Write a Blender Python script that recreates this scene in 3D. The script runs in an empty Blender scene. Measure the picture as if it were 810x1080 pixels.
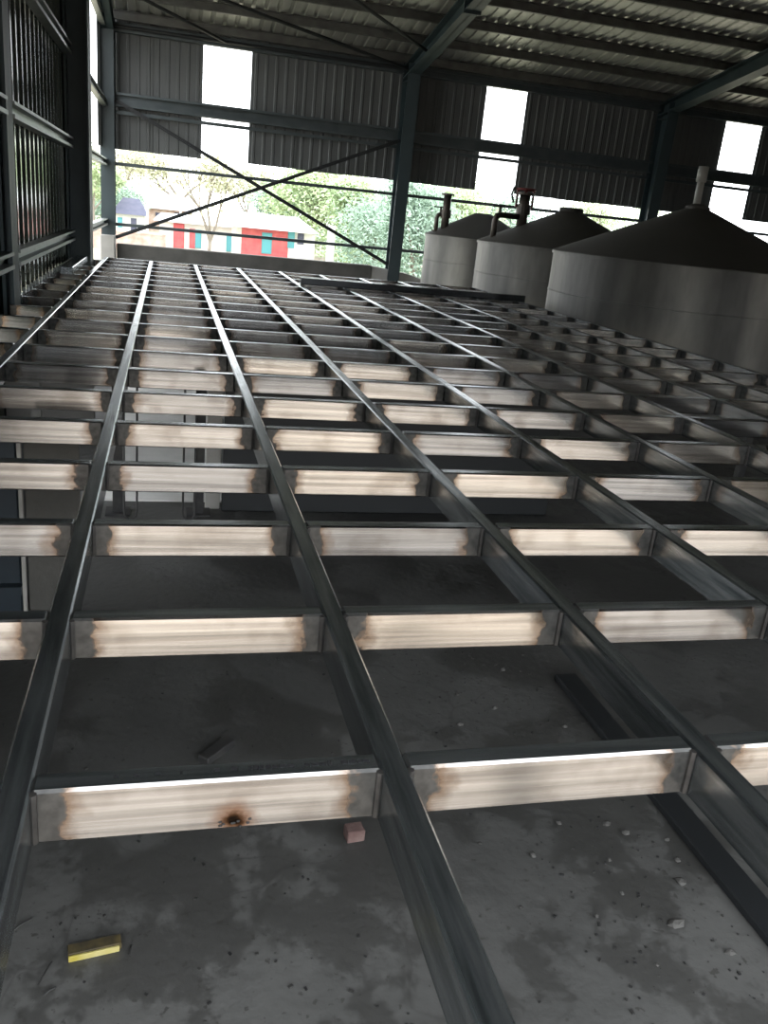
import bpy, bmesh, math, random
from mathutils import Vector, Matrix
import numpy as np
random.seed(7)
C = bpy.context.scene.collection
S = 0.63                      # one grid module of the platform (m); numbers below are in modules
FZ = -1.6                     # floor level below the platform top
WY = 28.6                     # inner face of the back wall
# ------------------------------------------------------------------ camera, world, lights
RM = np.array([[0.9682655, -0.2308863, 0.09567358], [0.01251518, -0.33753724, -0.94122897], [0.24961027, 0.91255692, -0.32393608]])
CP = np.array([0.31933281, -1.94228793, 1.45475973]); FPX = 900.07
cam = bpy.data.cameras.new('camera'); co = bpy.data.objects.new('camera', cam); C.objects.link(co)
cam.sensor_fit = 'VERTICAL'; cam.sensor_height = 36; cam.lens = FPX * 36 / 1080
cam.clip_start = 0.02; cam.clip_end = 1000
m = Matrix.Identity(4)
for r in range(3):
    m[r][0] = RM[0][r]; m[r][1] = -RM[1][r]; m[r][2] = -RM[2][r]; m[r][3] = CP[r] * S
co.matrix_world = m
sc = bpy.context.scene; sc.camera = co
w = bpy.data.worlds.new('sky'); sc.world = w; w.use_nodes = True
bg = w.node_tree.nodes['Background']; bg.inputs[0].default_value = (0.93, 0.97, 1.0, 1); bg.inputs[1].default_value = 5.0
sc.view_settings.view_transform = 'Standard'; sc.view_settings.look = 'None'
sc.view_settings.exposure = 0.0; sc.view_settings.gamma = 1.0; sc.view_settings.use_curve_mapping = False
sc.cycles.max_bounces = 10; sc.cycles.diffuse_bounces = 6; sc.cycles.glossy_bounces = 5
sc.cycles.use_denoising = True
sc.cycles.sample_clamp_indirect = 6

def at(u, v, Y):              # the point at depth Y seen at (u, v)
    d = RM.T @ np.array([(u - 405) / FPX, (v - 540) / FPX, 1.0])
    return CP + (Y - CP[1]) / d[1] * d

# ------------------------------------------------------------------ materials
def mat(name, base, rough=.6, metal=0.0, var=None, scale=3.0, stretch=(1, 1, 1), bump=0.0, bscale=30.0, coord='Object', spec=.5, detail=5, per=0.0):
    M = bpy.data.materials.new(name); M.use_nodes = True
    t = M.node_tree; n = t.nodes; L = t.links; b = n['Principled BSDF']
    b.inputs['Base Color'].default_value = (*base, 1); b.inputs['Roughness'].default_value = rough
    b.inputs['Metallic'].default_value = metal; b.inputs['Specular IOR Level'].default_value = spec
    tc = n.new('ShaderNodeTexCoord'); mp = n.new('ShaderNodeMapping'); mp.inputs['Scale'].default_value = stretch
    L.new(tc.outputs[coord], mp.inputs[0]); M['vec'] = mp.name
    src = mp.outputs[0]
    if per:
        oi = n.new('ShaderNodeObjectInfo'); va = n.new('ShaderNodeVectorMath'); va.operation = 'ADD'
        ml = n.new('ShaderNodeMath'); ml.operation = 'MULTIPLY'; ml.inputs[1].default_value = per
        L.new(oi.outputs['Random'], ml.inputs[0]); L.new(mp.outputs[0], va.inputs[0]); L.new(ml.outputs[0], va.inputs[1]); src = va.outputs[0]
    if var:
        no = n.new('ShaderNodeTexNoise'); no.inputs['Scale'].default_value = scale; no.inputs['Detail'].default_value = detail
        L.new(src, no.inputs['Vector'])
        rp = n.new('ShaderNodeValToRGB'); rp.color_ramp.elements[0].position = .33; rp.color_ramp.elements[1].position = .67
        rp.color_ramp.elements[0].color = (*base, 1); rp.color_ramp.elements[1].color = (*var, 1)
        L.new(no.outputs['Fac'], rp.inputs[0]); L.new(rp.outputs[0], b.inputs['Base Color'])
    if bump:
        n2 = n.new('ShaderNodeTexNoise'); n2.inputs['Scale'].default_value = bscale; n2.inputs['Detail'].default_value = 6
        bu = n.new('ShaderNodeBump'); bu.inputs['Strength'].default_value = bump; bu.inputs['Distance'].default_value = .02
        L.new(src, n2.inputs['Vector']); L.new(n2.outputs['Fac'], bu.inputs['Height']); L.new(bu.outputs[0], b.inputs['Normal'])
    return M
def ramp(t, src, p0, c0, p1, c1):
    r = t.nodes.new('ShaderNodeValToRGB'); e = r.color_ramp.elements
    e[0].position = p0; e[1].position = p1; e[0].color = (*c0, 1); e[1].color = (*c1, 1)
    t.links.new(src, r.inputs[0]); return r.outputs[0]
def mixc(t, fac, a, b):
    x = t.nodes.new('ShaderNodeMix'); x.data_type = 'RGBA'
    t.links.new(fac, x.inputs[0])
    for s, i in ((a, 6), (b, 7)):
        if isinstance(s, tuple): x.inputs[i].default_value = (*s, 1)
        else: t.links.new(s, x.inputs[i])
    return x.outputs[2]
def noise(t, vec, scale, detail=5, rough=.5):
    n = t.nodes.new('ShaderNodeTexNoise'); n.inputs['Scale'].default_value = scale
    n.inputs['Detail'].default_value = detail; n.inputs['Roughness'].default_value = rough
    t.links.new(vec, n.inputs['Vector']); return n.outputs['Fac']
def vmap(t, vec, sc3, loc=(0, 0, 0)):
    n = t.nodes.new('ShaderNodeMapping'); n.inputs['Scale'].default_value = sc3; n.inputs['Location'].default_value = loc
    t.links.new(vec, n.inputs[0]); return n.outputs[0]
def math_(t, op, a, b=0.0):
    n = t.nodes.new('ShaderNodeMath'); n.operation = op
    for s, i in ((a, 0), (b, 1)):
        if isinstance(s, (int, float)): n.inputs[i].default_value = s
        else: t.links.new(s, n.inputs[i])
    return n.outputs[0]
def base_mat(name, rough, metal):
    M = bpy.data.materials.new(name); M.use_nodes = True; t = M.node_tree
    b = t.nodes['Principled BSDF']; b.inputs['Roughness'].default_value = rough; b.inputs['Metallic'].default_value = metal
    tc = t.nodes.new('ShaderNodeTexCoord'); return M, t, b, tc

def tube_steel(name, light, mid, half, burn=None):
    # bare rolled steel with long streaks; primer daubed round the welds at both ends, burn marks inside the paint edge
    M, t, b, tc = base_mat(name, .22, 1.0)
    oi = t.nodes.new('ShaderNodeObjectInfo')
    sx = t.nodes.new('ShaderNodeSeparateXYZ'); t.links.new(tc.outputs['Object'], sx.inputs[0])
    off = t.nodes.new('ShaderNodeVectorMath'); off.operation = 'ADD'
    k = math_(t, 'MULTIPLY', oi.outputs['Random'], 37.0)
    t.links.new(tc.outputs['Object'], off.inputs[0]); t.links.new(k, off.inputs[1])
    v = off.outputs[0]
    st = noise(t, vmap(t, v, (1.2, 8, 60)), 1.0, 4)
    col = ramp(t, st, .35, mid, .62, light)
    bl = ramp(t, noise(t, v, 9, 4), .5, (1, 1, 1), .72, (.62, .58, .55))
    x = t.nodes.new('ShaderNodeMix'); x.data_type = 'RGBA'; x.blend_type = 'MULTIPLY'; x.inputs[0].default_value = .7
    t.links.new(col, x.inputs[6]); t.links.new(bl, x.inputs[7]); col = x.outputs[2]
    tint = ramp(t, oi.outputs['Random'], 0, (.50, .53, .58), 1, (1, .97, .93))
    x = t.nodes.new('ShaderNodeMix'); x.data_type = 'RGBA'; x.blend_type = 'MULTIPLY'; x.inputs[0].default_value = 1
    t.links.new(col, x.inputs[6]); t.links.new(tint, x.inputs[7]); col = x.outputs[2]
    ax = math_(t, 'ABSOLUTE', sx.outputs[0])
    d = math_(t, 'SUBTRACT', half, ax)                             # distance from the nearer weld
    wob = math_(t, 'MULTIPLY', noise(t, v, 22, 4), .085)
    dd = math_(t, 'SUBTRACT', d, wob)
    burnf = ramp(t, dd, .0, (1, 1, 1), .05, (0, 0, 0))
    col = mixc(t, burnf, col, (.16, .10, .06))
    pf = ramp(t, dd, .004, (1, 1, 1), .012, (0, 0, 0))
    prim = ramp(t, noise(t, v, 40, 3), .3, (.025, .025, .025), .7, (.055, .055, .053))
    col = mixc(t, pf, col, prim)
    if burn:
        c = t.nodes.new('ShaderNodeVectorMath'); c.operation = 'DISTANCE'; c.inputs[1].default_value = burn
        t.links.new(tc.outputs['Object'], c.inputs[0])
        q = math_(t, 'ADD', c.outputs['Value'], math_(t, 'MULTIPLY', noise(t, v, 45, 3), .03))
        col = mixc(t, ramp(t, q, .025, (1, 1, 1), .065, (0, 0, 0)), col, (.20, .10, .05))
        col = mixc(t, ramp(t, q, .022, (1, 1, 1), .034, (0, 0, 0)), col, (.015, .01, .008))
    t.links.new(col, b.inputs['Base Color'])
    mm = math_(t, 'SUBTRACT', 1.0, math_(t, 'MULTIPLY', pf, .9)); t.links.new(mm, b.inputs['Metallic'])
    bu = t.nodes.new('ShaderNodeBump'); bu.inputs['Strength'].default_value = .07; bu.inputs['Distance'].default_value = .004
    t.links.new(st, bu.inputs['Height']); t.links.new(bu.outputs[0], b.inputs['Normal'])
    return M
HL = .46 * S
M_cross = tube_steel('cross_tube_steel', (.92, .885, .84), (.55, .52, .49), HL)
M_cross_burn = tube_steel('cross_tube_steel_burnt', (.92, .885, .84), (.55, .52, .49), HL, burn=(.055 * S, -.04 * S, -.135 * S))
M_stub = tube_steel('stub_tube_steel', (.34, .335, .33), (.2, .2, .2), .25 * S)
M_top = mat('cross_tube_top_steel', (.15, .17, .18), .22, .92, (.36, .385, .40), 3.0, (.7, 14, 14), .05, 60, per=20)
M_long = mat('long_tube_steel', (.13, .15, .16), .22, .92, (.36, .385, .40), 3.0, (16, 1.0, 16), .05, 60, per=20)
M_dtube = mat('dark_tube_steel', (.05, .052, .055), .2, .8, (.08, .085, .09), 3.0, (.7, 14, 14))
M_paint = mat('blue_green_paint', (.022, .036, .042), .5, 0, (.034, .052, .058), 2.0)
M_purlin = mat('purlin_steel', (.10, .10, .095), .45, .7, (.16, .16, .15), 4)
M_girt = mat('girt_steel', (.055, .07, .075), .45, .4, (.08, .095, .10), 4)
M_wsheet = mat('wall_sheet_steel', (.085, .09, .09), .55, .25, (.115, .12, .12), .8, per=9)
M_gloss = mat('glossy_wall_sheet', (.10, .115, .105), .15, .85, (.19, .205, .185), .8, per=9)
M_roof = mat('roof_sheet_steel', (.42, .42, .40), .42, .7, (.58, .58, .55), .7, per=9)
M_conc_d = mat('dark_concrete', (.07, .068, .062), .85, 0, (.11, .105, .095), 2.5, bump=.3)
M_conc_l = mat('pale_concrete', (.30, .29, .27), .85, 0, (.40, .385, .36), 2.5, bump=.3)
M_daylit = mat('daylit_floor_paint', (.60, .59, .57), .8, 0, (.72, .71, .69), 3.5, bump=.2)  # pale colour stands in for daylight on the floor
M_cone = mat('tank_roof_paint', (.040, .038, .032), .75, .1, (.052, .049, .042), 1.2)
M_pipe = mat('pipe_dark_steel', (.06, .055, .05), .5, .6, (.11, .09, .075), 6)
M_pipe_l = mat('pipe_pale_plastic', (.30, .30, .28), .5)
M_red = mat('red_valve_paint', (.16, .025, .025), .5)
M_scrap = mat('scrap_dark_steel', (.03, .03, .032), .6, .4, (.06, .058, .055), 12)
M_stone = mat('grey_stone', (.05, .048, .045), .9, 0, (.10, .097, .092), 14, bump=.4)
M_brick = mat('brick_red', (.10, .055, .05), .9, 0, (.15, .10, .09), 20, bump=.4)
M_yel = mat('yellow_plastic', (.36, .29, .03), .55, 0, (.5, .44, .2), 14)
M_yel_d = mat('dirty_yellow_face', (.035, .028, .015), .8, 0, (.10, .075, .028), 30)
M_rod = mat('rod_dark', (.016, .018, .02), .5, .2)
M_print = mat('stencil_ink', (.012, .012, .014), .7)
M_bead = mat('weld_bead', (.022, .021, .02), .6, .3, (.045, .042, .04), 40)
M_board = mat('dark_board', (.045, .043, .04), .75, 0, (.065, .062, .058), 3)
M_cab = mat('dark_blue_paint', (.014, .022, .03), .5, 0, (.02, .03, .04), 5)

def tank_metal():
    M, t, b, tc = base_mat('tank_shell', .55, .45)
    v = tc.outputs['Object']
    band = noise(t, vmap(t, v, (.9, .9, .05)), 1.0, 2)
    col = ramp(t, band, .38, (.10, .098, .092), .62, (.36, .345, .305))
    fine = ramp(t, noise(t, vmap(t, v, (3, 3, 1)), 2, 6), .35, (.75, .75, .75), .65, (1, 1, 1))
    x = t.nodes.new('ShaderNodeMix'); x.data_type = 'RGBA'; x.blend_type = 'MULTIPLY'; x.inputs[0].default_value = 1
    t.links.new(col, x.inputs[6]); t.links.new(fine, x.inputs[7]); t.links.new(x.outputs[2], b.inputs['Base Color'])
    return M
M_tank = tank_metal()

def floor_mat():
    M, t, b, tc = base_mat('stained_concrete', .75, 0)
    v = tc.outputs['Object']
    a = ramp(t, noise(t, v, 1.1, 8, .62), .38, (.062, .062, .06), .62, (.102, .101, .098))
    st = ramp(t, noise(t, vmap(t, v, (1, .8, 1), (3.1, 1.7, 0)), 2.3, 12, .7), .48, (0, 0, 0), .52, (1, 1, 1))   # damp patches with sharp rims
    col = mixc(t, math_(t, 'MULTIPLY', st, .55), a, (.036, .035, .033))
    sp = ramp(t, noise(t, v, 38, 4), .64, (0, 0, 0), .70, (1, 1, 1))
    col = mixc(t, sp, col, (.05, .048, .045))
    vo = t.nodes.new('ShaderNodeTexVoronoi'); vo.feature = 'DISTANCE_TO_EDGE'; vo.inputs['Scale'].default_value = .75
    nz = t.nodes.new('ShaderNodeTexNoise'); nz.inputs['Scale'].default_value = 2.5; t.links.new(v, nz.inputs['Vector'])
    ad = t.nodes.new('ShaderNodeVectorMath'); ad.operation = 'MULTIPLY_ADD'; ad.inputs[1].default_value = (.5, .5, .5)
    t.links.new(nz.outputs['Color'], ad.inputs[0]); t.links.new(v, ad.inputs[2]); t.links.new(ad.outputs[0], vo.inputs['Vector'])
    ck = ramp(t, vo.outputs['Distance'], .0015, (1, 1, 1), .005, (0, 0, 0))
    col = mixc(t, math_(t, 'MULTIPLY', ck, .5), col, (.05, .048, .046))
    t.links.new(col, b.inputs['Base Color'])
    t.links.new(ramp(t, st, 0, (.8, .8, .8), 1, (.5, .5, .5)), b.inputs['Roughness'])
    bu = t.nodes.new('ShaderNodeBump'); bu.inputs['Strength'].default_value = .35; bu.inputs['Distance'].default_value = .01
    t.links.new(noise(t, v, 25, 8), bu.inputs['Height']); t.links.new(bu.outputs[0], b.inputs['Normal'])
    return M
M_floor = floor_mat()
M_yard = mat('yard_dirt', (.62, .525, .43), .95, 0, (.70, .60, .50), .6)
M_outg = mat('outside_ground', (.40, .33, .27), .95, 0, (.30, .33, .20), .15)

# ------------------------------------------------------------------ mesh building
class MB:
    def __init__(s): s.v = []; s.f = []
    def add(s, vs, fs):
        o = len(s.v); s.v += [tuple(map(float, q)) for q in vs]; s.f += [tuple(i + o for i in f) for f in fs]; return s
    def box(s, x0, x1, y0, y1, z0, z1):
        vs = [(x, y, z) for z in (z0, z1) for y in (y0, y1) for x in (x0, x1)]
        return s.add(vs, [(0, 2, 3, 1), (4, 5, 7, 6), (0, 1, 5, 4), (2, 6, 7, 3), (0, 4, 6, 2), (1, 3, 7, 5)])
    def bar(s, a, b, wd, ht, up=(0, 0, 1)):           # rectangular bar from a to b
        a = Vector(a); b = Vector(b); d = (b - a).normalized(); u = Vector(up)
        if abs(d.dot(u)) > .98: u = Vector((0, 1, 0))
        sd = d.cross(u).normalized(); u = sd.cross(d)
        vs = []
        for p in (a, b):
            for i, j in ((-1, -1), (1, -1), (1, 1), (-1, 1)): vs.append(p + sd * wd * .5 * i + u * ht * .5 * j)
        return s.add(vs, [(0, 3, 2, 1), (4, 5, 6, 7)] + [(i, (i + 1) % 4, (i + 1) % 4 + 4, i + 4) for i in range(4)])
    def tube(s, pts, r, n=10):                         # round tube along points; r scalar or list
        pts = [Vector(p) for p in pts]; k = len(pts)
        rs = r if isinstance(r, (list, tuple)) else [r] * k
        vs = []; 
        for i, p in enumerate(pts):
            d = (pts[min(i + 1, k - 1)] - pts[max(i - 1, 0)]).normalized()
            u = Vector((0, 0, 1)) if abs(d.z) < .9 else Vector((1, 0, 0))
            if i == 0: sd = d.cross(u).normalized()
            else: sd = (sd - d * sd.dot(d)).normalized()
            u = sd.cross(d)
            for j in range(n):
                a = 2 * math.pi * j / n; vs.append(p + (sd * math.cos(a) + u * math.sin(a)) * rs[i])
        fs = [(i * n + j, i * n + (j + 1) % n, (i + 1) * n + (j + 1) % n, (i + 1) * n + j) for i in range(k - 1) for j in range(n)]
        fs += [tuple(range(n - 1, -1, -1)), tuple((k - 1) * n + j for j in range(n))]
        return s.add(vs, fs)
    def lathe(s, prof, c=(0, 0, 0), n=48):             # profile of (r, z)
        vs = [(c[0] + r * math.cos(2 * math.pi * j / n), c[1] + r * math.sin(2 * math.pi * j / n), c[2] + z) for r, z in prof for j in range(n)]
        k = len(prof)
        fs = [(i * n + j, i * n + (j + 1) % n, (i + 1) * n + (j + 1) % n, (i + 1) * n + j) for i in range(k - 1) for j in range(n)]
        fs += [tuple(range(n - 1, -1, -1)), tuple((k - 1) * n + j for j in range(n))]
        return s.add(vs, fs)
    def prism(s, poly, axis, a, b):                    # 2-D outline pushed along an axis ('x','y','z')
        k = len(poly); vs = []
        for t in (a, b):
            for p, q in poly: vs.append({'x': (t, p, q), 'y': (p, t, q), 'z': (p, q, t)}[axis])
        return s.add(vs, [tuple(range(k - 1, -1, -1)), tuple(range(k, 2 * k))] + [(i, (i + 1) % k, (i + 1) % k + k, i + k) for i in range(k)])
    def sheet(s, prof, A, B):                          # open corrugated sheet: prof = list of points at A side and B side
        k = len(A)
        return s.add(list(A) + list(B), [(i, i + 1, k + i + 1, k + i) for i in range(k - 1)])
ORG = {}
def mesh(name, mb, material, origin, smooth=False, bevel=0):
    me = bpy.data.meshes.new(name)
    me.from_pydata([((x - origin[0]) * S, (y - origin[1]) * S, (z - origin[2]) * S) for x, y, z in mb.v], [], mb.f)
    bm = bmesh.new(); bm.from_mesh(me); bmesh.ops.recalc_face_normals(bm, faces=bm.faces)
    if bevel: bmesh.ops.bevel(bm, geom=list(bm.edges), offset=bevel * S, segments=1, affect='EDGES')
    bm.to_mesh(me); bm.free()
    if smooth:
        for p in me.polygons: p.use_smooth = True
    me.materials.append(material); return me
def link(name, data, origin, parent=None):
    o = bpy.data.objects.new(name, data); C.objects.link(o)
    po = ORG[parent.name] if parent else (0, 0, 0)
    o.location = [(origin[i] - po[i]) * S for i in range(3)]
    o.parent = parent; ORG[o.name] = tuple(origin); return o
def obj(name, mb, material, parent=None, origin=None, smooth=False, bevel=0):
    if origin is None: origin = ORG[parent.name] if parent else (0, 0, 0)
    return link(name, mesh(name, mb, material, origin, smooth, bevel), origin, parent)
def empty(name, origin, parent=None): return link(name, None, origin, parent)
def tag(o, label, cat, group=None, kind=None):
    o['label'] = label; o['category'] = cat
    if group: o['group'] = group
    if kind: o['kind'] = kind
    return o
def struct(o): o['kind'] = 'structure'; return o
def again(o, origin, parent=None, name=None):          # a further object on the same mesh
    c = o.copy(); C.objects.link(c); ORG[c.name] = tuple(origin); c.parent = parent
    po = ORG[parent.name] if parent else (0, 0, 0)
    c.location = [(origin[i] - po[i]) * S for i in range(3)]; return c

# ------------------------------------------------------------------ shell: floor, grounds
XL, XR, YB, YF = -1.68, 30.0, WY + .35, -1.42
DOOR = (-1.4, 7.0, 2.4)                               # opening behind the photographer
ADDED_GAP = (15.0, 21.0)                                  # unseen opening added farther along the wall to light the nearest tank
fl = struct(obj('floor', MB().box(XL - .3, XR + .3, YF - .3, YB + .3, FZ - .5, FZ), M_floor))
g = struct(obj('ground', MB().box(-120, 160, YB + .3, 420, -6.2, -5.6), M_outg))
struct(obj('ground', MB().box(-60, 90, -120, YF - .3, FZ - .8, FZ - .1), M_yard))
struct(obj('ground', MB().box(-120, XL - .3, YF - .3, YB + .3, FZ - .8, FZ - .3), M_outg))

# corrugated sheet profile: positions of (offset along width, depth)
def ribs(w, pitch=.32, rib=.12, dep=.022):
    n = max(1, round(w / pitch)); p = w / n; pts = [(0, 0)]
    for i in range(n):
        a = i * p + (p - rib) / 2
        pts += [(a, 0), (a + .025, dep), (a + rib - .025, dep), (a + rib, 0)]
    pts.append((w, 0)); return pts

def wave(w, pitch=.48, dep=.06):                     # softly rolled sheet for the glossy gable
    n = max(1, round(w / pitch)); k = n * 10
    return [(w * i / k, dep * (0, 0, 0, 0, .5, 1, 1, 1, .5, 0)[i % 10]) for i in range(k + 1)]
# ------------------------------------------------------------------ back wall
wb = struct(empty('wall_back', (0, WY, FZ)))
def vsheet(parent, x0, x1, z0, z1, y, material, name='wall_sheet'):
    pr = ribs(x1 - x0)
    A = [(x0 + p, y + .06 - d, z0) for p, d in pr]; B = [(x0 + p, y + .06 - d, z1) for p, d in pr]
    A2 = [(x, yy + .012, z) for x, yy, z in A]; B2 = [(x, yy + .012, z) for x, yy, z in B]
    mb = MB().sheet(None, A, B); mb.sheet(None, A2, B2)
    k = len(A)
    mb.f += [(0, k, 3 * k, 2 * k), (k - 1, 2 * k - 1, 4 * k - 1, 3 * k - 1)]
    mb.f += [(i, i + 1, 2 * k + i + 1, 2 * k + i) for i in range(k - 1)] + [(k + i, k + i + 1, 3 * k + i + 1, 3 * k + i) for i in range(k - 1)]
    return obj(name, mb, material, parent, (x0, y, z0))
SLOTS = [(1.33, 2.86), (10.8, 12.3), (20.2, 21.75)]
ZB, ZT = 2.72, 6.2
def run(x0, x1):
    n = max(1, round((x1 - x0) / 1.45)); d = (x1 - x0) / n
    for i in range(n): vsheet(wb, x0 + i * d - .01, x0 + (i + 1) * d + .01, ZB + random.uniform(-.015, .015), ZT + .4, WY + .02, M_wsheet)
xs = [XL] + [q for s in SLOTS for q in s] + [XR]
for i in range(0, len(xs), 2): run(xs[i], xs[i + 1])
for a, b in SLOTS: vsheet(wb, a, b, ZT, ZT + .4, WY + .02, M_wsheet, 'slot_head')
COLX = [-1.52, 8.0, 17.5, 27.0]
def cgirt(x0, x1, y, z, h=.34, d=.26, t=.03):          # C section along x, open towards the room
    poly = [(y, z), (y - d, z), (y - d, z + .07), (y - d + t, z + .07), (y - d + t, z + t), (y - t, z + t), (y - t, z + h - t), (y - d + t, z + h - t), (y - d + t, z + h - .07), (y - d, z + h - .07), (y - d, z + h), (y, z + h)]
    return MB().prism(poly, 'x', x0, x1)
for i in range(3):
    a, b = COLX[i] + .22, COLX[i + 1] - .22
    if i == 0: a = XL + .1
    obj('girt', cgirt(a, b, WY - .05, 3.93, .40), M_girt, wb)
    obj('girt_rail', MB().box(a, b, WY - .2, WY - .12, 3.72, 3.82), M_girt, wb)
    for z in (2.22, .40):
        obj('wall_rail', MB().box(a, b, WY - .25, WY - .17, z, z + .10), M_girt, wb)
    obj('eave_girt', cgirt(a, b, WY - .05, 6.0, .26, .2), M_girt, wb)
def hcol(mb, x, y0, y1t, y1b, z0, z1, fw=.42, t=.04):    # H column; web in the y-z plane, inner flange tapers from y1b to y1t
    mb.box(x - fw / 2, x + fw / 2, y0 - t, y0, z0, z1)
    mb.prism([(y1b, z0), (y1b - t, z0), (y1t - t, z1), (y1t, z1)], 'x', x - fw / 2, x + fw / 2)
    mb.prism([(y0, z0), (y1b, z0), (y1t, z1), (y0, z1)], 'x', x - .015, x + .015)
    return mb
for i, x in enumerate(COLX):
    mb = hcol(MB(), x, WY - .05, WY - .75, WY - .45, FZ, 6.25)
    cpart = obj('steel_column', mb, M_paint, wb, (x, WY, FZ))
    obj('stiffener', MB().box(x - .2, x + .2, WY - .72, WY - .06, 5.72, 5.76), M_paint, cpart)
    obj('base_plate', MB().box(x - .3, x + .3, WY - .7, WY, FZ, FZ + .04), M_paint, cpart)
# X brace of angle bars between corner and middle column
obj('brace', MB().bar((-1.3, WY - .35, 4.1), (7.8, WY - .35, -.05), .03, .11, (0, 1, 0)).bar((-1.3, WY - .35, 4.1), (7.8, WY - .35, -.05), .11, .03, (0, 1, 0)), M_rod, wb)
obj('brace', MB().bar((-1.3, WY - .47, .05), (7.8, WY - .47, 3.95), .03, .11, (0, 1, 0)).bar((-1.3, WY - .47, .05), (7.8, WY - .47, 3.95), .11, .03, (0, 1, 0)), M_rod, wb)
obj('parapet', MB().box(-1.28, 7.25, WY - .3, WY + .05, FZ, -.14), M_conc_d, wb, bevel=.02)
obj('plinth', MB().box(-1.75, -1.3, WY - .85, WY - .06, FZ, .12), M_conc_l, wb, bevel=.03)
obj('ramp_kerb', MB().prism([(7.25, FZ), (14.5, FZ), (14.5, -1.3), (9.9, -.66), (8.6, -.32), (7.25, -.15)], 'y', WY - .25, WY + .06), M_conc_l, wb, bevel=.02)
obj('parapet', MB().box(14.5, XR, WY - .3, WY + .05, FZ, -.9), M_conc_d, wb, bevel=.02)

# ------------------------------------------------------------------ left wall (gable end)
wl = struct(empty('wall_left', (XL, 14, FZ)))
def lsheet(y0, y1, z0, z1, material=M_gloss, name='wall_sheet'):
    pr = wave(y1 - y0)
    A = [(XL + d - .06, y0 + p, z0) for p, d in pr]; B = [(XL + d - .06, y0 + p, z1) for p, d in pr]
    k = len(A); mb = MB().sheet(None, A, B); mb.sheet(None, [(x - .012, y, z) for x, y, z in A], [(x - .012, y, z) for x, y, z in B])
    mb.f += [(i, i + 1, 2 * k + i + 1, 2 * k + i) for i in range(k - 1)] + [(k + i, k + i + 1, 3 * k + i + 1, 3 * k + i) for i in range(k - 1)]
    return obj(name, mb, material, wl, (XL, y0, z0))
def zroof(y): return 6.5 + .175 * (WY - y)
def lrun(y0, y1, z0, zt=None):
    n = max(1, round((y1 - y0) / 1.42)); d = (y1 - y0) / n
    for i in range(n): lsheet(y0 + i * d - .01, y0 + (i + 1) * d + .01, z0, zt or zroof(y0 + (i + 1) * d) - .05)
lrun(YF, 5.0, FZ); lrun(5.0, 8.5, -.05); lrun(8.5, 10.2, FZ); lrun(10.2, 18.2, -.05)  # raised stretches leave an added opening that lets daylight under the platform
lsheet(27.3, 28.55, 2.72, 6.3, M_wsheet)
def rail(y0, y1, z, h=.20, d=.16): return MB().prism([(XL, z), (XL + d, z), (XL + d, z + .05), (XL + .04, z + .05), (XL + .04, z + h - .04), (XL + d, z + h - .04), (XL + d, z + h), (XL, z + h)], 'y', y0, y1)
M_lrail = mat('left_rail_steel', (.20, .215, .21), .38, .7, (.28, .30, .29), 5)
for z in (.42, 2.18, 3.86, 6.0, 8.0):
    obj('girt', rail(YF, 9.88, z), M_lrail, wl); obj('girt', rail(10.37, 17.53, z), M_lrail, wl)
    if z < 6.3: obj('girt', rail(18.3, 28.0, z), M_lrail, wl)
for y0, yc in ((9.9, 10.35), (17.55, 18.25), (1.0, 1.45)):
    mb = MB(); x1 = -1.545 if y0 < 12 else -1.23
    ym = (y0 + yc) / 2
    mb.box(XL, XL + .04, y0, yc, FZ, zroof(yc) - .3); mb.box(x1 - .04, x1, y0, yc, FZ, zroof(yc) - .3); mb.box(XL, x1, ym - .02, ym + .02, FZ, zroof(yc) - .3)
    obj('steel_column', mb, M_paint, wl, (XL, y0, FZ))
# ------------------------------------------------------------------ right and front walls (outside the frame)
wr = struct(obj('wall_right', MB().box(XR, XR + .1, YF, WY, FZ, 12), M_wsheet))
wfm = MB()
for a, b in ((XL, DOOR[0]), (DOOR[1], ADDED_GAP[0]), (ADDED_GAP[1], XR)): wfm.box(a, b, YF - .1, YF, FZ, DOOR[2])
wf = struct(obj('wall_front', wfm.box(XL, XR, YF - .1, YF, DOOR[2], 13), M_wsheet))

# ------------------------------------------------------------------ roof
ce = struct(empty('ceiling', (0, WY, 6.5)))
YR = YF
x = XL - .2; RW = 1.45
pr = ribs(RW, .36, .14, .045)
first = None
while x < XR:
    if first is None:
        y0, y1 = YR - .3, WY + .5
        A = [(x + p, y0, zroof(y0) + d) for p, d in pr]; B = [(x + p, y1, zroof(y1) + d) for p, d in pr]
        mb = MB().sheet(None, A, B); mb.sheet(None, [(a, b, c + .02) for a, b, c in A], [(a, b, c + .02) for a, b, c in B])
        first = obj('roof_sheet', mb, M_roof, ce, (x, WY, 6.5))
    else: again(first, (x, WY, 6.5), ce)
    x += RW
py = 28.25
k = 0
while py > YR:
    z = zroof(py) - .01
    poly = [(py, z), (py, z - .25), (py - .12, z - .25), (py - .12, z - .20), (py - .10, z - .20), (py - .10, z - .23), (py - .02, z - .23), (py - .02, z - .02), (py - .12, z - .02), (py - .12, z)]
    obj('purlin', MB().prism(poly, 'x', XL, XR), M_purlin, ce, (0, py, z)); py -= 1.66
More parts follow.
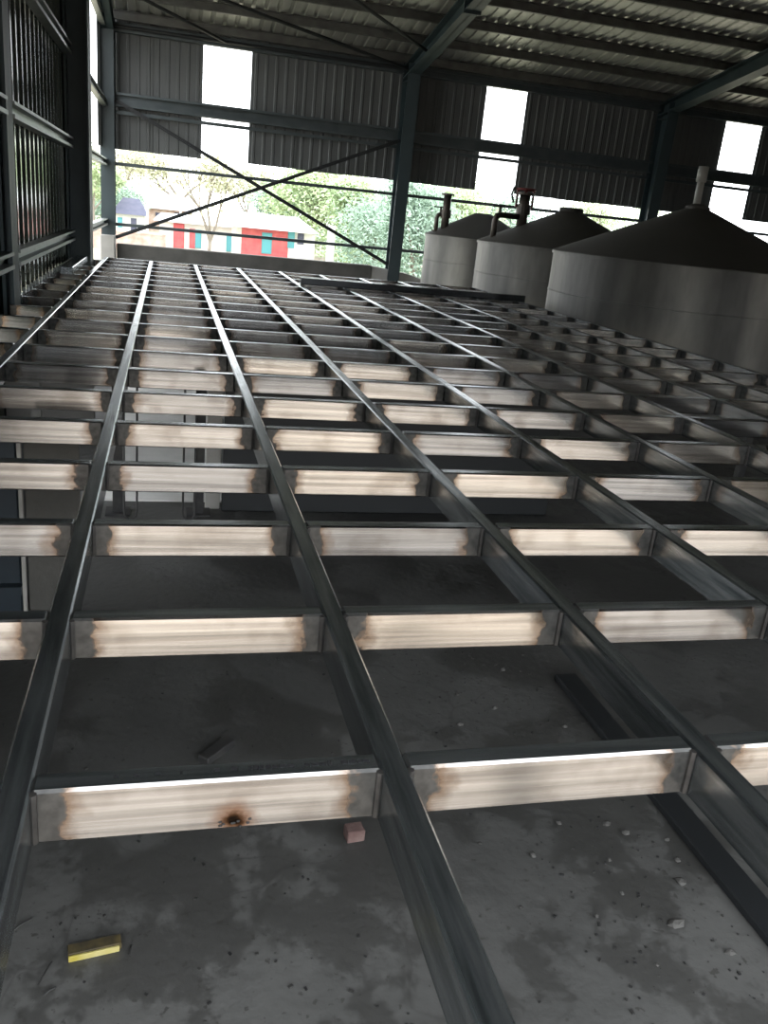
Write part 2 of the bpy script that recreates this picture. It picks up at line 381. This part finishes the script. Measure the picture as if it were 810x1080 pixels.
for x in COLX:
    mb = MB()
    def zb(y): return 5.93 + .155 * (WY - .6 - y)
    def zt(y): return zroof(y) - .27
    ya, ybk = WY - .1, YR
    mb.prism([(ya, zb(ya)), (ya, zt(ya)), (ybk, zt(ybk)), (ybk, zb(ybk))], 'x', x - .02, x + .02)
    mb.prism([(ya, zb(ya)), (ya, zb(ya) + .04), (ybk, zb(ybk) + .04), (ybk, zb(ybk))], 'x', x - .21, x + .21)
    mb.prism([(ya, zt(ya)), (ya, zt(ya) - .04), (ybk, zt(ybk) - .04), (ybk, zt(ybk))], 'x', x - .21, x + .21)
    r = obj('rafter', mb, M_paint, ce, (x, WY, 6))
    obj('splice_plate', MB().box(x - .24, x + .24, 22.4, 22.5, zb(22.45) - .06, zt(22.45) + .02), M_paint, r)
for a, b in (((-1.5, 28.2, 6.12), (8, 28.2, 6.12)), ((-.5, 24.0, 6.85), (7.85, 28.1, 6.1)), ((7.9, 26.3, 6.4), (5.0, 23.6, 6.9)), ((2.0, 28.1, 6.1), (-1.4, 25.0, 6.7))):
    obj('roof_brace', MB().tube([a, b], .05, 8), M_rod, ce)

# ------------------------------------------------------------------ welded platform
B = .9691
pf = tag(empty('steel_platform', (3.5, 9, FZ)), 'large welded steel tube grid platform, bare beams crossing in open squares without decking', 'platform')
TD = .165
def tube_mb(cx, w, y0, y1, z0, z1): return MB().box(cx - w, cx, y0, y1, z0, z1)
lb = obj('long_beam', tube_mb(0, .08, -1.3, 20 * B + .10, -TD, 0), M_long, pf, (0, 9, 0), bevel=.008)
for i in (-1, 1, 2, 3, 4, 5, 6, 7, 8): again(lb, (i, 9, 0), pf)
cb = obj('cross_beam', MB().box(0, .92, 0, .08, -TD, -.001), M_cross, pf, (.46, 0, 0), bevel=.008)
# cross tubes: origin in the middle of each so the primer lands on both ends
C.objects.unlink(cb); bpy.data.objects.remove(cb)
cbm = mesh('cross_beam', MB().box(0, .92, 0, .08, -TD, -.001), M_cross, (.46, .04, 0), bevel=.008)
cbb = mesh('cross_beam', MB().box(0, .92, 0, .08, -TD, -.001), M_cross_burn, (.46, .04, 0), bevel=.008)
wm = mesh('weld_bead', MB().tube([(0, 0, -TD + .01), (0, 0, -.005)], .012, 6), M_bead, (0, 0, 0))
stub = mesh('cross_beam', MB().box(0, .50, 0, .08, -TD, -.001), M_stub, (.25, .04, 0), bevel=.008)
for me in (cbm, cbb, stub):                           # top faces take the darker tone of the long tubes
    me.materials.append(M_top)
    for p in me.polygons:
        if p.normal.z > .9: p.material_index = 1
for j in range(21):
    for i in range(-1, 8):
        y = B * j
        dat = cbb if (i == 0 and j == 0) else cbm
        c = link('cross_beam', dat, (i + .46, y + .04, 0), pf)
        if i == 0 and j == 0:
            c['label'] = 'cross tube with a black burn hole in its lower edge'
            pm = MB(); x = .46; random.seed(5)
            while x < .88:
                wd = random.uniform(.006, .02); pm.box(x, x + wd, .036, .046 + random.uniform(0, .006), -.0005, .0004); x += wd + random.choice((.004, .005, .03))
            x = .2
            while x < .42:
                wd = random.uniform(.006, .02); pm.box(x, x + wd, .038, .046, -.0005, .0004); x += wd + random.choice((.005, .05, .04))
            obj('stencil_print', pm, M_print, c)['kind'] = 'stuff'
            random.seed(11); hm = MB()
            for _ in range(9): 
                hx = .515 + random.uniform(-.045, .045); hm.lathe([(.002, -.003), (.006, 0), (.002, .003)], (hx, 0, -.146 + random.uniform(-.012, .012)), 7)
            obj('burn_slag', hm, M_bead, c)
        if j < 6 and i < 5:
            for q in (0.004, .916): link('weld_bead', wm, (i + q, y - .004, 0), c)
for j in range(2, 20):
    if not (9.8 < B * j + .04 < 10.4 or 17.4 < B * j < 18.4): link('cross_beam', stub, (-1.33, B * j + .04, 0), pf)
obj('edge_beam', MB().box(-1.60, -1.54, 10.45, 17.4, -TD + .02, .03), M_long, pf, (-1.57, 14, 0))
cl = MB()
yy = 10.9
while yy < 17.3: cl.box(-1.59, -1.56, yy, yy + .05, .03, .09); yy += .33
o = obj('edge_clip', cl, M_lrail, pf, (-1.8, 14, 0)); o['kind'] = 'stuff'
pp = mesh('support_post', MB().box(-.05, .05, -.05, .05, FZ, -TD).box(-.12, .12, -.12, .12, FZ, FZ + .02), M_scrap, (0, 0, 0))
for i in (-1, 2, 5, 8):
    for y in (-1.2, 7.8, 12.65, 17.5): link('support_post', pp, (i - .04, y, 0), pf)
for px in (-.13, .66): link('support_post', pp, (px, 6.55, 0), pf)

# floor strip painted pale as daylight in the gap, and the boards round it
struct(obj('floor', MB().box(-.30, .98, 6.9, 14.5, FZ + .0005, FZ + .02), M_daylit, None, (.3, 10, FZ)))
tag(obj('dark_board', MB().box(-1.6, -.55, 9.25, 9.33, FZ + .021, -.2), M_board, None, (-1, 9.3, FZ), bevel=.01), 'dark board added far under the left bays to block the bright wall opening', 'board')  # added panel, hides the bright opening low in the left wall
# loose tubes on and under the platform
tag(obj('steel_tube', MB().box(3.0, 8.0, 16.15, 16.27, 0.001, .14), M_dtube, None, (5.5, 16.2, 0), bevel=.01), 'long loose steel tube lying across the far end of the grid, nearer the tanks', 'tube')
ch = MB().box(-1.56, -1.34, 14.45, 20.2, .002, .03).box(-1.56, -1.53, 14.45, 20.2, .03, .12).box(-1.37, -1.34, 14.45, 20.2, .03, .12)
tag(obj('steel_channel', MB().box(-1.50, -1.28, 14.4, 17.4, .002, .13), M_long, None, (-1.45, 17, 0), bevel=.01), 'loose dark steel channel lying on the platform beside the left wall', 'channel')
tag(obj('floor_tube', MB().box(3.09, 3.26, .2, 3.05, FZ + .001, FZ + .05), M_rod, None, (3.17, 1.6, FZ), bevel=.008), 'dark flat steel tube lying on the concrete floor below the grid, right', 'tube')

# ------------------------------------------------------------------ under the platform
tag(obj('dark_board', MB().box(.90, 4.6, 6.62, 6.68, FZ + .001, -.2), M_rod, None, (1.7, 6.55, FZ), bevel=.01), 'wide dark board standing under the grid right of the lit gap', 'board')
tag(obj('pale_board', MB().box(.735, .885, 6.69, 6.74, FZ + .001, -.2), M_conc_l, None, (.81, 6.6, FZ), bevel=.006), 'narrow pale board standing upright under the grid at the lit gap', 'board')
tag(obj('grey_sheet', MB().box(-.655, -.28, 4.32, 4.37, FZ + .001, -.2), M_conc_d, None, (-.45, 4.33, FZ), bevel=.006), 'dull grey sheet standing under the left bays of the grid', 'sheet')
cab = tag(empty('steel_cabinet', (-1.05, 4.5, FZ)), 'dark blue steel cabinet under the grid at the left edge', 'cabinet')
obj('body', MB().box(-1.4, -.70, 4.3, 4.8, FZ + .001, -.25), M_cab, cab, bevel=.01)
obj('ledge', MB().box(-1.4, -.69, 4.22, 4.3, -1.42, -1.36), M_cab, cab)
obj('corner_post', MB().box(-.69, -.665, 4.27, 4.32, FZ + .001, -.2), M_conc_l, cab)
def hoop(x, y):
    p = [(x - .06, y, -.25), (x - .06, y, FZ + .1)] + [(x - .06 * math.cos(a), y, FZ + .1 - .09 * math.sin(a)) for a in (.5, 1.2, 1.9, 2.6)] + [(x + .06, y, FZ + .1), (x + .06, y, -.25)]
    return MB().tube(p, .012, 6)
tag(obj('rebar_hoop', hoop(.56, 6.3), M_scrap, None, (.56, 6.3, FZ), True), 'thin steel rod bent to a round foot, right side of the lit gap', 'rod')
tag(obj('rebar_hoop', hoop(0.0, 6.3), M_scrap, None, (0, 6.3, FZ), True), 'thin steel rod bent to a round foot, left side of the lit gap', 'rod')

# ------------------------------------------------------------------ tanks
def tank(c, R, zr, za, flat, label, tname='storage_tank'):
    t = tag(empty(tname, (c[0], c[1], FZ)), label, 'tank', 'conical roofed tanks beside the platform')
    obj('shell', MB().lathe([(R, FZ + .001), (R, zr - .05), (R + .03, zr - .05), (R + .03, zr), (R - .04, zr + .02)], (c[0], c[1], 0), 96), M_tank, t, (c[0], c[1], FZ))
    fr = .02 + flat
    zc = za - (za - zr) * fr / R
    obj('weld_seam', MB().lathe([(R, .34), (R + .012, .345), (R + .012, .365), (R, .37)], (c[0], c[1], 0), 96), M_tank, t, (c[0], c[1], FZ))
    obj('roof_cone', MB().lathe([(R + .02, zr), (R + .02, zr + .02), (fr, zc), (fr, zc)], (c[0], c[1], 0), 96), M_cone, t, (c[0], c[1], zr))
    return t
T1 = tank((10, 25.2), 1.75, 1.12, 2.02, .22, 'smallest conical grey tank, farthest of the three, near the middle column')
T2 = tank((10.7, 20.3), 2.36, 1.14, 2.2, .22, 'middle grey conical tank with a red handwheel on its standpipe')
T3 = tank((11, 14.9), 2.8, 1.16, 2.36, .22, 'largest and nearest grey conical tank, beside the right edge of the grid')
obj('manhole_lid', MB().lathe([(.32, 2.08), (.32, 2.16), (.28, 2.19)], (10.7, 20.3, 0), 24), M_cone, T2)
obj('vent_cap', MB().lathe([(.25, 2.24), (.25, 2.30), (.1, 2.36)], (11, 14.9, 0), 24), M_cone, T3)
obj('vent_pipe', MB().tube([(11.08, 15.1, 2.2), (11.08, 15.1, 3.0)], .075, 14), M_pipe_l, T3, smooth=True)
obj('vent_socket', MB().tube([(11.08, 15.1, 2.8), (11.08, 15.1, 3.1)], .105, 14), M_pipe_l, T3, smooth=True)
def standpipe(t, b, top, r, gx, gz, red):
    x, y, z = b
    sp = obj('standpipe', MB().tube([(x, y, z - .15), (x, y, top)], r, 14), M_pipe, t, smooth=True)
    obj('flange', MB().lathe([(r * 1.7, top - .04), (r * 1.7, top + .02)], (x, y, 0), 18).lathe([(r * 1.35, z + .3), (r * 1.35, z + .55)], (x, y, 0), 14), M_pipe, sp)
    gpx, gpy, gpz = gx
    obj('elbow_pipe', MB().tube([(gpx, gpy, gpz - .1), (gpx, gpy, gz - .12), (gpx + .04, gpy, gz - .03), (gpx + .14, gpy, gz), (x - r * .5, y, gz)], r * .55, 10), M_pipe, t, smooth=True)
    obj('elbow_valve', MB().tube([(gpx + .1, gpy, gz + .02), (gpx + .1, gpy, gz + .2)], r * .3, 8).bar((gpx - .12, gpy, gz + .2), (gpx + .22, gpy, gz + .2), .04, .04), M_pipe, t)
    if red:
        hw = MB(); 
        n = 18; rr = .24
        hw.tube([(x + rr * math.cos(2 * math.pi * i / n), y + rr * math.sin(2 * math.pi * i / n), top + .10) for i in range(n + 1)], .03, 8)
        for a in range(4): hw.bar((x, y, top + .10), (x + rr * math.cos(a * math.pi / 2), y + rr * math.sin(a * math.pi / 2), top + .10), .03, .03)
        hw.tube([(x, y, top), (x, y, top + .14)], .05, 8)
        h = obj('handwheel', hw, M_red, t, smooth=True); h['label'] = 'red handwheel'
        obj('yoke', MB().bar((x - r * 1.6, y, top - .35), (x - r * 1.6, y, top + .1), .05, .05).bar((x + r * 1.6, y, top - .35), (x + r * 1.6, y, top + .1), .05, .05), M_red, t)
        obj('hook', MB().tube([(x - .2, y, top + .1), (x - .34, y, top + .12), (x - .38, y, top - .05), (x - .3, y, top - .25)], .03, 8), M_pipe, t)
standpipe(T1, (8.72, 25.05, 1.34), 2.35, .12, (8.45, 25.08, 1.2), 1.75, False)
standpipe(T2, (9.42, 20.5, 1.6), 2.42, .14, (8.62, 20.36, 1.25), 1.83, True)

# ------------------------------------------------------------------ litter on the floor
yb = tag(empty('yellow_block', (.06, 1.03, FZ)), 'short yellow edged block lying on the floor in the nearest left square', 'block')
ang = .15
def rot(mb, c, a):
    ca, sa = math.cos(a), math.sin(a)
    mb.v = [(c[0] + (x - c[0]) * ca - (y - c[1]) * sa, c[1] + (x - c[0]) * sa + (y - c[1]) * ca, z) for x, y, z in mb.v]; return mb
obj('body', rot(MB().box(-.05, .165, 1.005, 1.06, FZ + .001, FZ + .035), (.06, 1.03), ang), M_yel_d, yb, bevel=.003)
obj('edge_strip', rot(MB().box(-.05, .155, .994, 1.004, FZ + .001, FZ + .03), (.06, 1.03), ang), M_yel, yb, bevel=.002)
tag(obj('brick', rot(MB().box(1.25, 1.345, 1.54, 1.62, FZ + .001, FZ + .07), (1.3, 1.58), .1), M_brick, None, (1.3, 1.58, FZ), bevel=.006), 'small reddish brick end on the floor under the first cross tube', 'brick')
tag(obj('steel_offcut', rot(MB().box(.6, .68, 2.25, 2.5, FZ + .001, FZ + .05), (.64, 2.38), -.75), M_scrap, None, (.64, 2.38, FZ), bevel=.006), 'short dark steel offcut on floor behind the first cross tube', 'offcut')
for (x0, y0, x1, y1), lb_ in (((-.30, 1.17, -.22, 1.24), 'thin dark wire scrap slanting on the floor at far left of yellow block'),
        ((-.15, .88, -.11, .99), 'thin straight wire scrap on floor just below left of the yellow block'),
        ((.20, .98, .205, 1.03), 'tiny dark pin on floor just right of the yellow block'),
        ((-.12, .83, -.08, .86), 'stubby dark scrap nearest the camera, left of the yellow block')):
    tag(obj('wire_scrap', MB().tube([(x0, y0, FZ + .006), ((x0 + x1) / 2, (y0 + y1) / 2, FZ + .012), (x1, y1, FZ + .006)], .004, 6), M_scrap, None, ((x0 + x1) / 2, (y0 + y1) / 2, FZ)), lb_, 'scrap')
stick = tag(obj('wood_stick', MB().bar((.90, 6.1, FZ + .02), (1.08, 6.0, FZ + .02), .03, .03), M_conc_l, None, (1, 6.05, FZ)), 'pale splinter of wood on the floor beyond the third cross row', 'stick')
def rock(r):
    bm = bmesh.new(); bmesh.ops.create_icosphere(bm, subdivisions=1, radius=1)
    for v in bm.verts: v.co *= random.uniform(.75, 1.15)
    sx, sy, sz = random.uniform(.8, 1.3), random.uniform(.7, 1.1), random.uniform(.5, .8)
    ph = [Vector((random.uniform(-1, 1), random.uniform(-1, 1), random.uniform(-1, 1))) for _ in range(5)]
    mb = MB(); vs = []
    for v in bm.verts:
        k = 1
        for p in ph: k -= .18 * max(0, v.co.dot(p))
        vs.append((v.co.x * sx * k * r, v.co.y * sy * k * r, (v.co.z * k * sz + .35) * r))
    mb.add(vs, [tuple(q.index for q in f.verts) for f in bm.faces]); bm.free()
    mb.v = [(x, y, max(z, 0)) for x, y, z in mb.v]; return mb
ROCKS = [(2.71, .80, .045, 'largest pale stone on the floor in the nearest right square'),
  (2.89, .61, .032, 'grey stone right of the largest stone and nearer the camera'),
  (2.20, 1.33, .028, 'lone stone on floor below the left end of the second front cross tube'),
  (2.72, 1.51, .027, 'left of two stones just below the right end of the front cross tube'),
  (2.79, 1.43, .03, 'right of two stones just below the right end of the front cross tube'),
  (3.0, 1.35, .026, 'small stone touching the dark floor tube, farthest of those in the nearest square'),
  (2.9, 1.05, .034, 'stone between the largest stone and the dark floor tube'),
  (2.97, 1.2, .026, 'small stone beside the dark floor tube, in the middle of the row along it'),
  (2.45, 1.55, .022, 'small stone in the shade under the middle of the front right cross tube'),
  (2.6, 1.25, .02, 'small stone straight behind the largest stone, under the front cross tube'),
  (2.55, 1.02, .018, 'small stone left of and behind the largest stone'),
  (2.2, 2.54, .027, 'stone just behind the front right cross tube, nearer the left long tube'),
  (2.9, 2.45, .027, 'stone just behind the front right cross tube, beside the dark floor tube'),
  (2.5, 2.7, .027, 'stone in the middle of the second right square'),
  (2.3, 2.9, .022, 'stone in second right square, leftmost of its far stones'),
  (2.75, 3.2, .026, 'farthest stone in view, close under the second cross row'),
  (2.0, 1.0, .016, 'tiny stone near the long tube at the left of the nearest right square'),
  (2.35, .9, .015, 'tiny stone left of the largest stone at the same depth'),
  (2.5, .6, .015, 'tiny stone nearest to the camera, left of the grey stone'),
  (1.95, 1.45, .016, 'tiny stone close to the left end of the front right cross tube')]
random.seed(3)
for x, y, r, lb_ in ROCKS:
    mb = rock(r)
    o = obj('stone', MB().add([(a + x, b + y, c + FZ + .001) for a, b, c in mb.v], mb.f), M_stone, None, (x, y, FZ))
    tag(o, lb_, 'stone', 'loose stones under the grid')
gr = MB(); random.seed(9)
for _ in range(380):
    x = random.choice((random.uniform(-.6, 1.2), random.uniform(1.2, 3.05), random.uniform(2.2, 3.05))); y = random.uniform(.3, 3.6); r = random.uniform(.002, .007)
    q = rot(MB().box(x - r * random.uniform(.8, 2.5), x + r, y - r, y + r * .8, FZ + .0005, FZ + r), (x, y), random.uniform(0, 3))
    gr.add(q.v, q.f)
tag(obj('floor_grit', gr, M_scrap), 'fine dark grit and weld scraps scattered over the concrete floor', 'grit', kind='stuff')

# ------------------------------------------------------------------ outside: houses
M_redw = mat('red_painted_wall', (.50, .09, .10), .8, 0, (.60, .14, .14), 1.5)
M_whitew = mat('whitewash', (.62, .60, .56), .85, 0, (.74, .72, .68), 1.2)
M_pinkw = mat('faded_brick_wall', (.42, .26, .21), .9, 0, (.58, .46, .40), 1.6)
M_wroof = mat('white_sheet_roof', (.72, .73, .74), .7, 0, (.8, .8, .8), .6)
M_groof = mat('grey_tile_roof', (.34, .32, .33), .85, 0, (.45, .42, .42), 1.5)
M_droof = mat('dark_slate_roof', (.07, .075, .12), .7, 0, (.10, .10, .15), 1.5)
M_teal = mat('teal_door', (.10, .34, .38), .6)
M_pole = mat('pale_pole', (.7, .7, .68), .8)
GZ = -5.6
def wallbox(name, u0, u1, v, Y, dep, material, parent, ztop=None):
    a = at(u0, v, Y); b = at(u1, v, Y); zt = ztop if ztop is not None else (a[2] + b[2]) / 2
    return obj(name, MB().box(a[0], b[0], Y, Y + dep, GZ, zt), material, parent, ((a[0] + b[0]) / 2, Y, GZ))
def opening(name, u0, v0, u1, v1, Y, material, parent, sub='pane'):
    a = at(u0, v0, Y); b = at(u1, v1, Y)
    f = obj(name, MB().box(a[0], b[0], Y - .12, Y + .05, min(a[2], b[2]), max(a[2], b[2])), material, parent)
    obj(sub, MB().box(a[0] + .12, b[0] - .12, Y - .18, Y - .1, min(a[2], b[2]) + .12, max(a[2], b[2]) - .12), material, f); return f
Y1 = 112
c = at(290, 250, Y1); h1 = tag(empty('red_house', (c[0], Y1, GZ)), 'low house with red front, teal door and white sheet roof', 'house')
zt = at(280, 241, Y1)[2]
wallbox('red_wall', 255, 305, 240, Y1, 9, M_redw, h1, zt)
wallbox('white_wall', 305, 333, 243, Y1, 9, M_whitew, h1, zt)
wallbox('white_wall', 250, 255, 243, Y1, 9, M_whitew, h1, zt)
opening('door', 276.5, 245, 286, 268, Y1, M_teal, h1, 'door_panel'); opening('window', 304, 243, 310, 262, Y1, M_teal, h1); opening('window', 314, 246, 320, 258, Y1, M_droof, h1)
a = at(228, 238, Y1 - 2); b = at(338, 247, Y1 - 2); rb = at(250, 223, Y1 + 5); re = at(314, 230, Y1 + 5)
obj('roof', MB().add([(a[0], Y1 - 1.5, zt - .05), (b[0], Y1 - 1.5, zt - .05), (b[0], Y1 + 10, zt), (a[0], Y1 + 10, zt), (rb[0], Y1 + 4.5, rb[2]), (re[0], Y1 + 4.5, rb[2])], [(0, 1, 5, 4), (1, 2, 5), (2, 3, 4, 5), (3, 0, 4), (0, 3, 2, 1)]), M_wroof, h1)
Y2 = 128
c = at(210, 250, Y2); h2 = tag(empty('white_house', (c[0], Y2, GZ)), 'long low whitewashed house with red and teal doors left of the red house', 'house')
zt = at(210, 236, Y2)[2]
wallbox('wall', 168, 252, 236, Y2, 9, M_whitew, h2, zt)
for u0, v0, u1, v1, mm, nm in ((183, 235, 194, 262, M_redw, 'door'), (200, 241, 205.5, 262, M_redw, 'door'), (206, 242, 212, 262, M_teal, 'door'), (239, 248, 247, 266, M_teal, 'door')):
    opening(nm, u0, v0, u1, v1, Y2, mm, h2, 'door_panel')
a = at(162, 236, Y2 - 1); b = at(256, 240, Y2 - 1); r0 = at(170, 224, Y2 + 5); r1 = at(246, 224, Y2 + 5)
obj('roof', MB().add([(a[0], Y2 - 1.5, zt - .05), (b[0], Y2 - 1.5, zt - .05), (b[0], Y2 + 10, zt), (a[0], Y2 + 10, zt), (r0[0], Y2 + 4.5, r0[2]), (r1[0], Y2 + 4.5, r0[2])], [(0, 1, 5, 4), (1, 2, 5), (2, 3, 4, 5), (3, 0, 4), (0, 3, 2, 1)]), M_wroof, h2)
Y3 = 150
c = at(138, 235, Y3); h3 = tag(empty('slate_roofed_shed', (c[0], Y3, GZ)), 'small shed under a dark blue slate hip roof right of corner column', 'shed')
zt = at(138, 226, Y3)[2]
wallbox('wall', 120, 152, 226, Y3, 9, M_whitew, h3, zt); opening('window', 124, 229, 129, 240, Y3, M_teal, h3); opening('door', 138, 230, 144, 246, Y3, M_droof, h3, 'door_panel')
a = at(117, 226, Y3); b = at(156, 226, Y3); r0 = at(130, 208, Y3 + 5); r1 = at(147, 208, Y3 + 5)
obj('roof', MB().add([(a[0], Y3 - 1, zt - .05), (b[0], Y3 - 1, zt - .05), (b[0], Y3 + 10, zt), (a[0], Y3 + 10, zt), (r0[0], Y3 + 4.5, r0[2]), (r1[0], Y3 + 4.5, r0[2])], [(0, 1, 5, 4), (1, 2, 5), (2, 3, 4, 5), (3, 0, 4), (0, 3, 2, 1)]), M_droof, h3)
Y4 = 190
c = at(178, 225, Y4); h4 = tag(empty('grey_roofed_house', (c[0], Y4, GZ)), 'distant house with a broad grey tiled roof behind the slate roofed shed', 'house')
zt = at(178, 221, Y4)[2]
wallbox('wall', 156, 203, 221, Y4, 9, M_pinkw, h4, zt); opening('window', 164, 224, 171, 232, Y4, M_droof, h4); opening('window', 184, 224, 191, 232, Y4, M_droof, h4)
a = at(152, 221, Y4); b = at(207, 221, Y4); r0 = at(160, 203, Y4 + 6); r1 = at(193, 203, Y4 + 6)
obj('roof', MB().add([(a[0], Y4 - 1, zt - .05), (b[0], Y4 - 1, zt - .05), (b[0], Y4 + 12, zt), (a[0], Y4 + 12, zt), (r0[0], Y4 + 5.5, r0[2]), (r1[0], Y4 + 5.5, r0[2])], [(0, 1, 5, 4), (1, 2, 5), (2, 3, 4, 5), (3, 0, 4), (0, 3, 2, 1)]), M_groof, h4)
a = at(80, 245, 118); b = at(175, 250, 118)
tag(obj('brick_yard_wall', MB().box(a[0], b[0], 118, 118.6, GZ, at(140, 246, 118)[2]).box(a[0], b[0], 117.9, 118.7, at(140, 246, 118)[2], at(140, 246, 118)[2] + .2), M_pinkw, None, ((a[0] + b[0]) / 2, 118, GZ)), 'low faded brick yard wall outside, left of the bare tree', 'wall')
for n, (u, v0, Y, r, lb_) in enumerate(((350, 238, 74, .28, 'short thick pale concrete post in front of the green trees'), (156, 185, 140, .14, 'thin pale utility pole above the dark slate roof'), (191, 190, 145, .14, 'thin pale utility pole above the grey tiled roof'))):
    a = at(u, v0, Y)
    if r > .2: tag(obj('concrete_post', MB().box(a[0] - r, a[0] + r, Y - r, Y + r, GZ, a[2]), M_pole, None, (a[0], Y, GZ), bevel=.03), lb_, 'post')
    else:
        p = tag(empty('utility_pole', (a[0], Y, GZ)), lb_, 'pole'); obj('pole', MB().tube([(a[0], Y, GZ), (a[0], Y, a[2])], [r * 1.2, r], 8), M_pole, p)
        obj('crossarm', MB().box(a[0] - .8, a[0] + .8, Y - .1, Y + .1, a[2] - .8, a[2] - .6), M_pole, p)

# ------------------------------------------------------------------ outside: trees
M_bark = mat('bark', (.20, .17, .14), .9, 0, (.30, .26, .22), 4)
def leafmat(name, a, b):
    M = mat(name, a, .7, 0, b, .35, coord='Object', spec=.2)
    bs = M.node_tree.nodes['Principled BSDF']; bs.inputs['Transmission Weight'].default_value = 0; return M
M_lg = leafmat('leaf_light_green', (.50, .58, .34), (.38, .48, .29)); M_lb = leafmat('leaf_blue_green', (.34, .45, .36), (.27, .37, .28)); M_lp = leafmat('leaf_pale', (.52, .54, .38), (.58, .56, .42))  # leaf colours raised pale in place of outdoor haze
def tree(u, Y, vtop, wpx, label, leaf, n, size, vbot=None, sparse=False, seed=0, group='trees outside beyond the back wall', cat='tree', name='leafy_tree'):
    rnd = random.Random(seed)
    px = Y / 900.0 * 1.03
    top = at(u, vtop, Y); x0, y0 = top[0], Y; H = top[2] - GZ; Rw = wpx * px / 2
    t = tag(empty(name, (x0, y0, GZ)), label, cat, group)
    br = MB(); tips = []
    def grow(p, d, L, r, lev):
        q = p + d * L
        br.tube([p, (p + q) / 2 + Vector((rnd.uniform(-1, 1), rnd.uniform(-1, 1), 0)) * L * .05, q], [r, r * .85, r * .65], 6)
        if lev == 0: tips.append(q); return
        for _ in range(3 if lev > 1 else 4):
            nd = (d + Vector((rnd.uniform(-1, 1) * .75, rnd.uniform(-1, 1) * .75, rnd.uniform(-.25, .5)))).normalized()
            grow(q, nd, L * rnd.uniform(.62, .8), r * .58, lev - 1)
        if lev < 3: tips.append(q)
    grow(Vector((x0, y0, GZ)), Vector((0, 0, 1)), H * .34, H * .024, 3)
    zc = GZ + H * .62
    # fit the crown to its width and height
    ex = max(abs(q.x - x0) for q in tips) or 1; ez = max(q.z for q in tips)
    def fit(v):
        k = max(0, min(1, (v[2] - GZ) / (H * .34)))
        sx = 1 + (Rw * .9 / ex - 1) * k
        z = v[2] if v[2] < GZ + H * .34 else GZ + H * .34 + (v[2] - GZ - H * .34) * (H * .62 / (ez - GZ - H * .34))
        return (x0 + (v[0] - x0) * sx, y0 + (v[1] - y0) * sx, z)
    br.v = [fit(v) for v in br.v]
    tips = [Vector(fit(q)) for q in tips]
    obj('branches', br, M_bark, t, (x0, y0, GZ))
    if not sparse:
        for _ in range(60):
            a = rnd.uniform(0, 6.28); rr = Rw * math.sqrt(rnd.random()); z = rnd.uniform(-1, 1)
            tips.append(Vector((x0 + rr * math.cos(a) * math.sqrt(1 - z * z * .8), y0 + rr * math.sin(a) * .8, GZ + H * .55 + z * H * .42)))
    lf = MB()
    for _ in range(n):
        c = rnd.choice(tips); sp = Rw * (.13 if sparse else .22)
        p = c + Vector((rnd.gauss(0, sp), rnd.gauss(0, sp), rnd.gauss(0, sp * .8)))
        if p.z < GZ: continue
        a = Vector((rnd.uniform(-1, 1), rnd.uniform(-1, 1), rnd.uniform(-1, 1))).normalized(); b = a.orthogonal().normalized(); s = size * rnd.uniform(.6, 1.3)
        lf.add([p - a * s, p + b * s * .45, p + a * s, p - b * s * .45], [(0, 1, 2, 3)])
    f = obj('foliage', lf, leaf, t, (x0, y0, GZ)); f['kind'] = 'stuff'
    return t
tree(224, 78, 163, 75, 'thin bare branched tree with few leaves in front of the white house', M_lp, 900, .22, sparse=True, seed=4, name='bare_tree')
tree(335, 140, 183, 95, 'broad light green tree above the red house roof', M_lg, 16000, .30, seed=1)
tree(382, 100, 192, 62, 'tall light green tree left of the middle column', M_lg, 11000, .24, seed=2)
tree(300, 165, 200, 60, 'dim blue green tree just behind the red house roof', M_lb, 7000, .34, seed=3)
tree(445, 66, 196, 80, 'dense blue green tree right of middle column, before the first tank', M_lb, 15000, .18, seed=5)
tree(400, 91, 222, 90, 'bushy blue green tree behind the pale concrete post', M_lb, 13000, .20, seed=6)
tree(475, 120, 200, 90, 'hazy green tree behind the smallest tank', M_lg, 9000, .30, seed=7)
tree(545, 140, 212, 70, 'low green tree between the standpipes of the tanks', M_lb, 6000, .34, seed=8)
tree(130, 215, 158, 90, 'tall sparse pale tree right of corner column, far off', M_lp, 4500, .42, sparse=True, seed=9)
tree(98, 150, 168, 50, 'sparse green tree in the gap left of the corner column', M_lg, 4000, .34, sparse=True, seed=10)
tree(190, 236, 166, 100, 'far pale tree behind the grey tiled roof', M_lp, 4500, .46, sparse=True, seed=11)
tree(118, 182, 196, 50, 'dark blue green bushy tree behind the slate roofed shed', M_lb, 5000, .36, seed=12)
tree(262, 196, 178, 60, 'pale thin tree behind the bare tree and its right side', M_lp, 3600, .36, sparse=True, seed=13)
tree(650, 165, 218, 120, 'low hazy tree line showing between second and third tank roofs', M_lg, 8000, .34, seed=14)
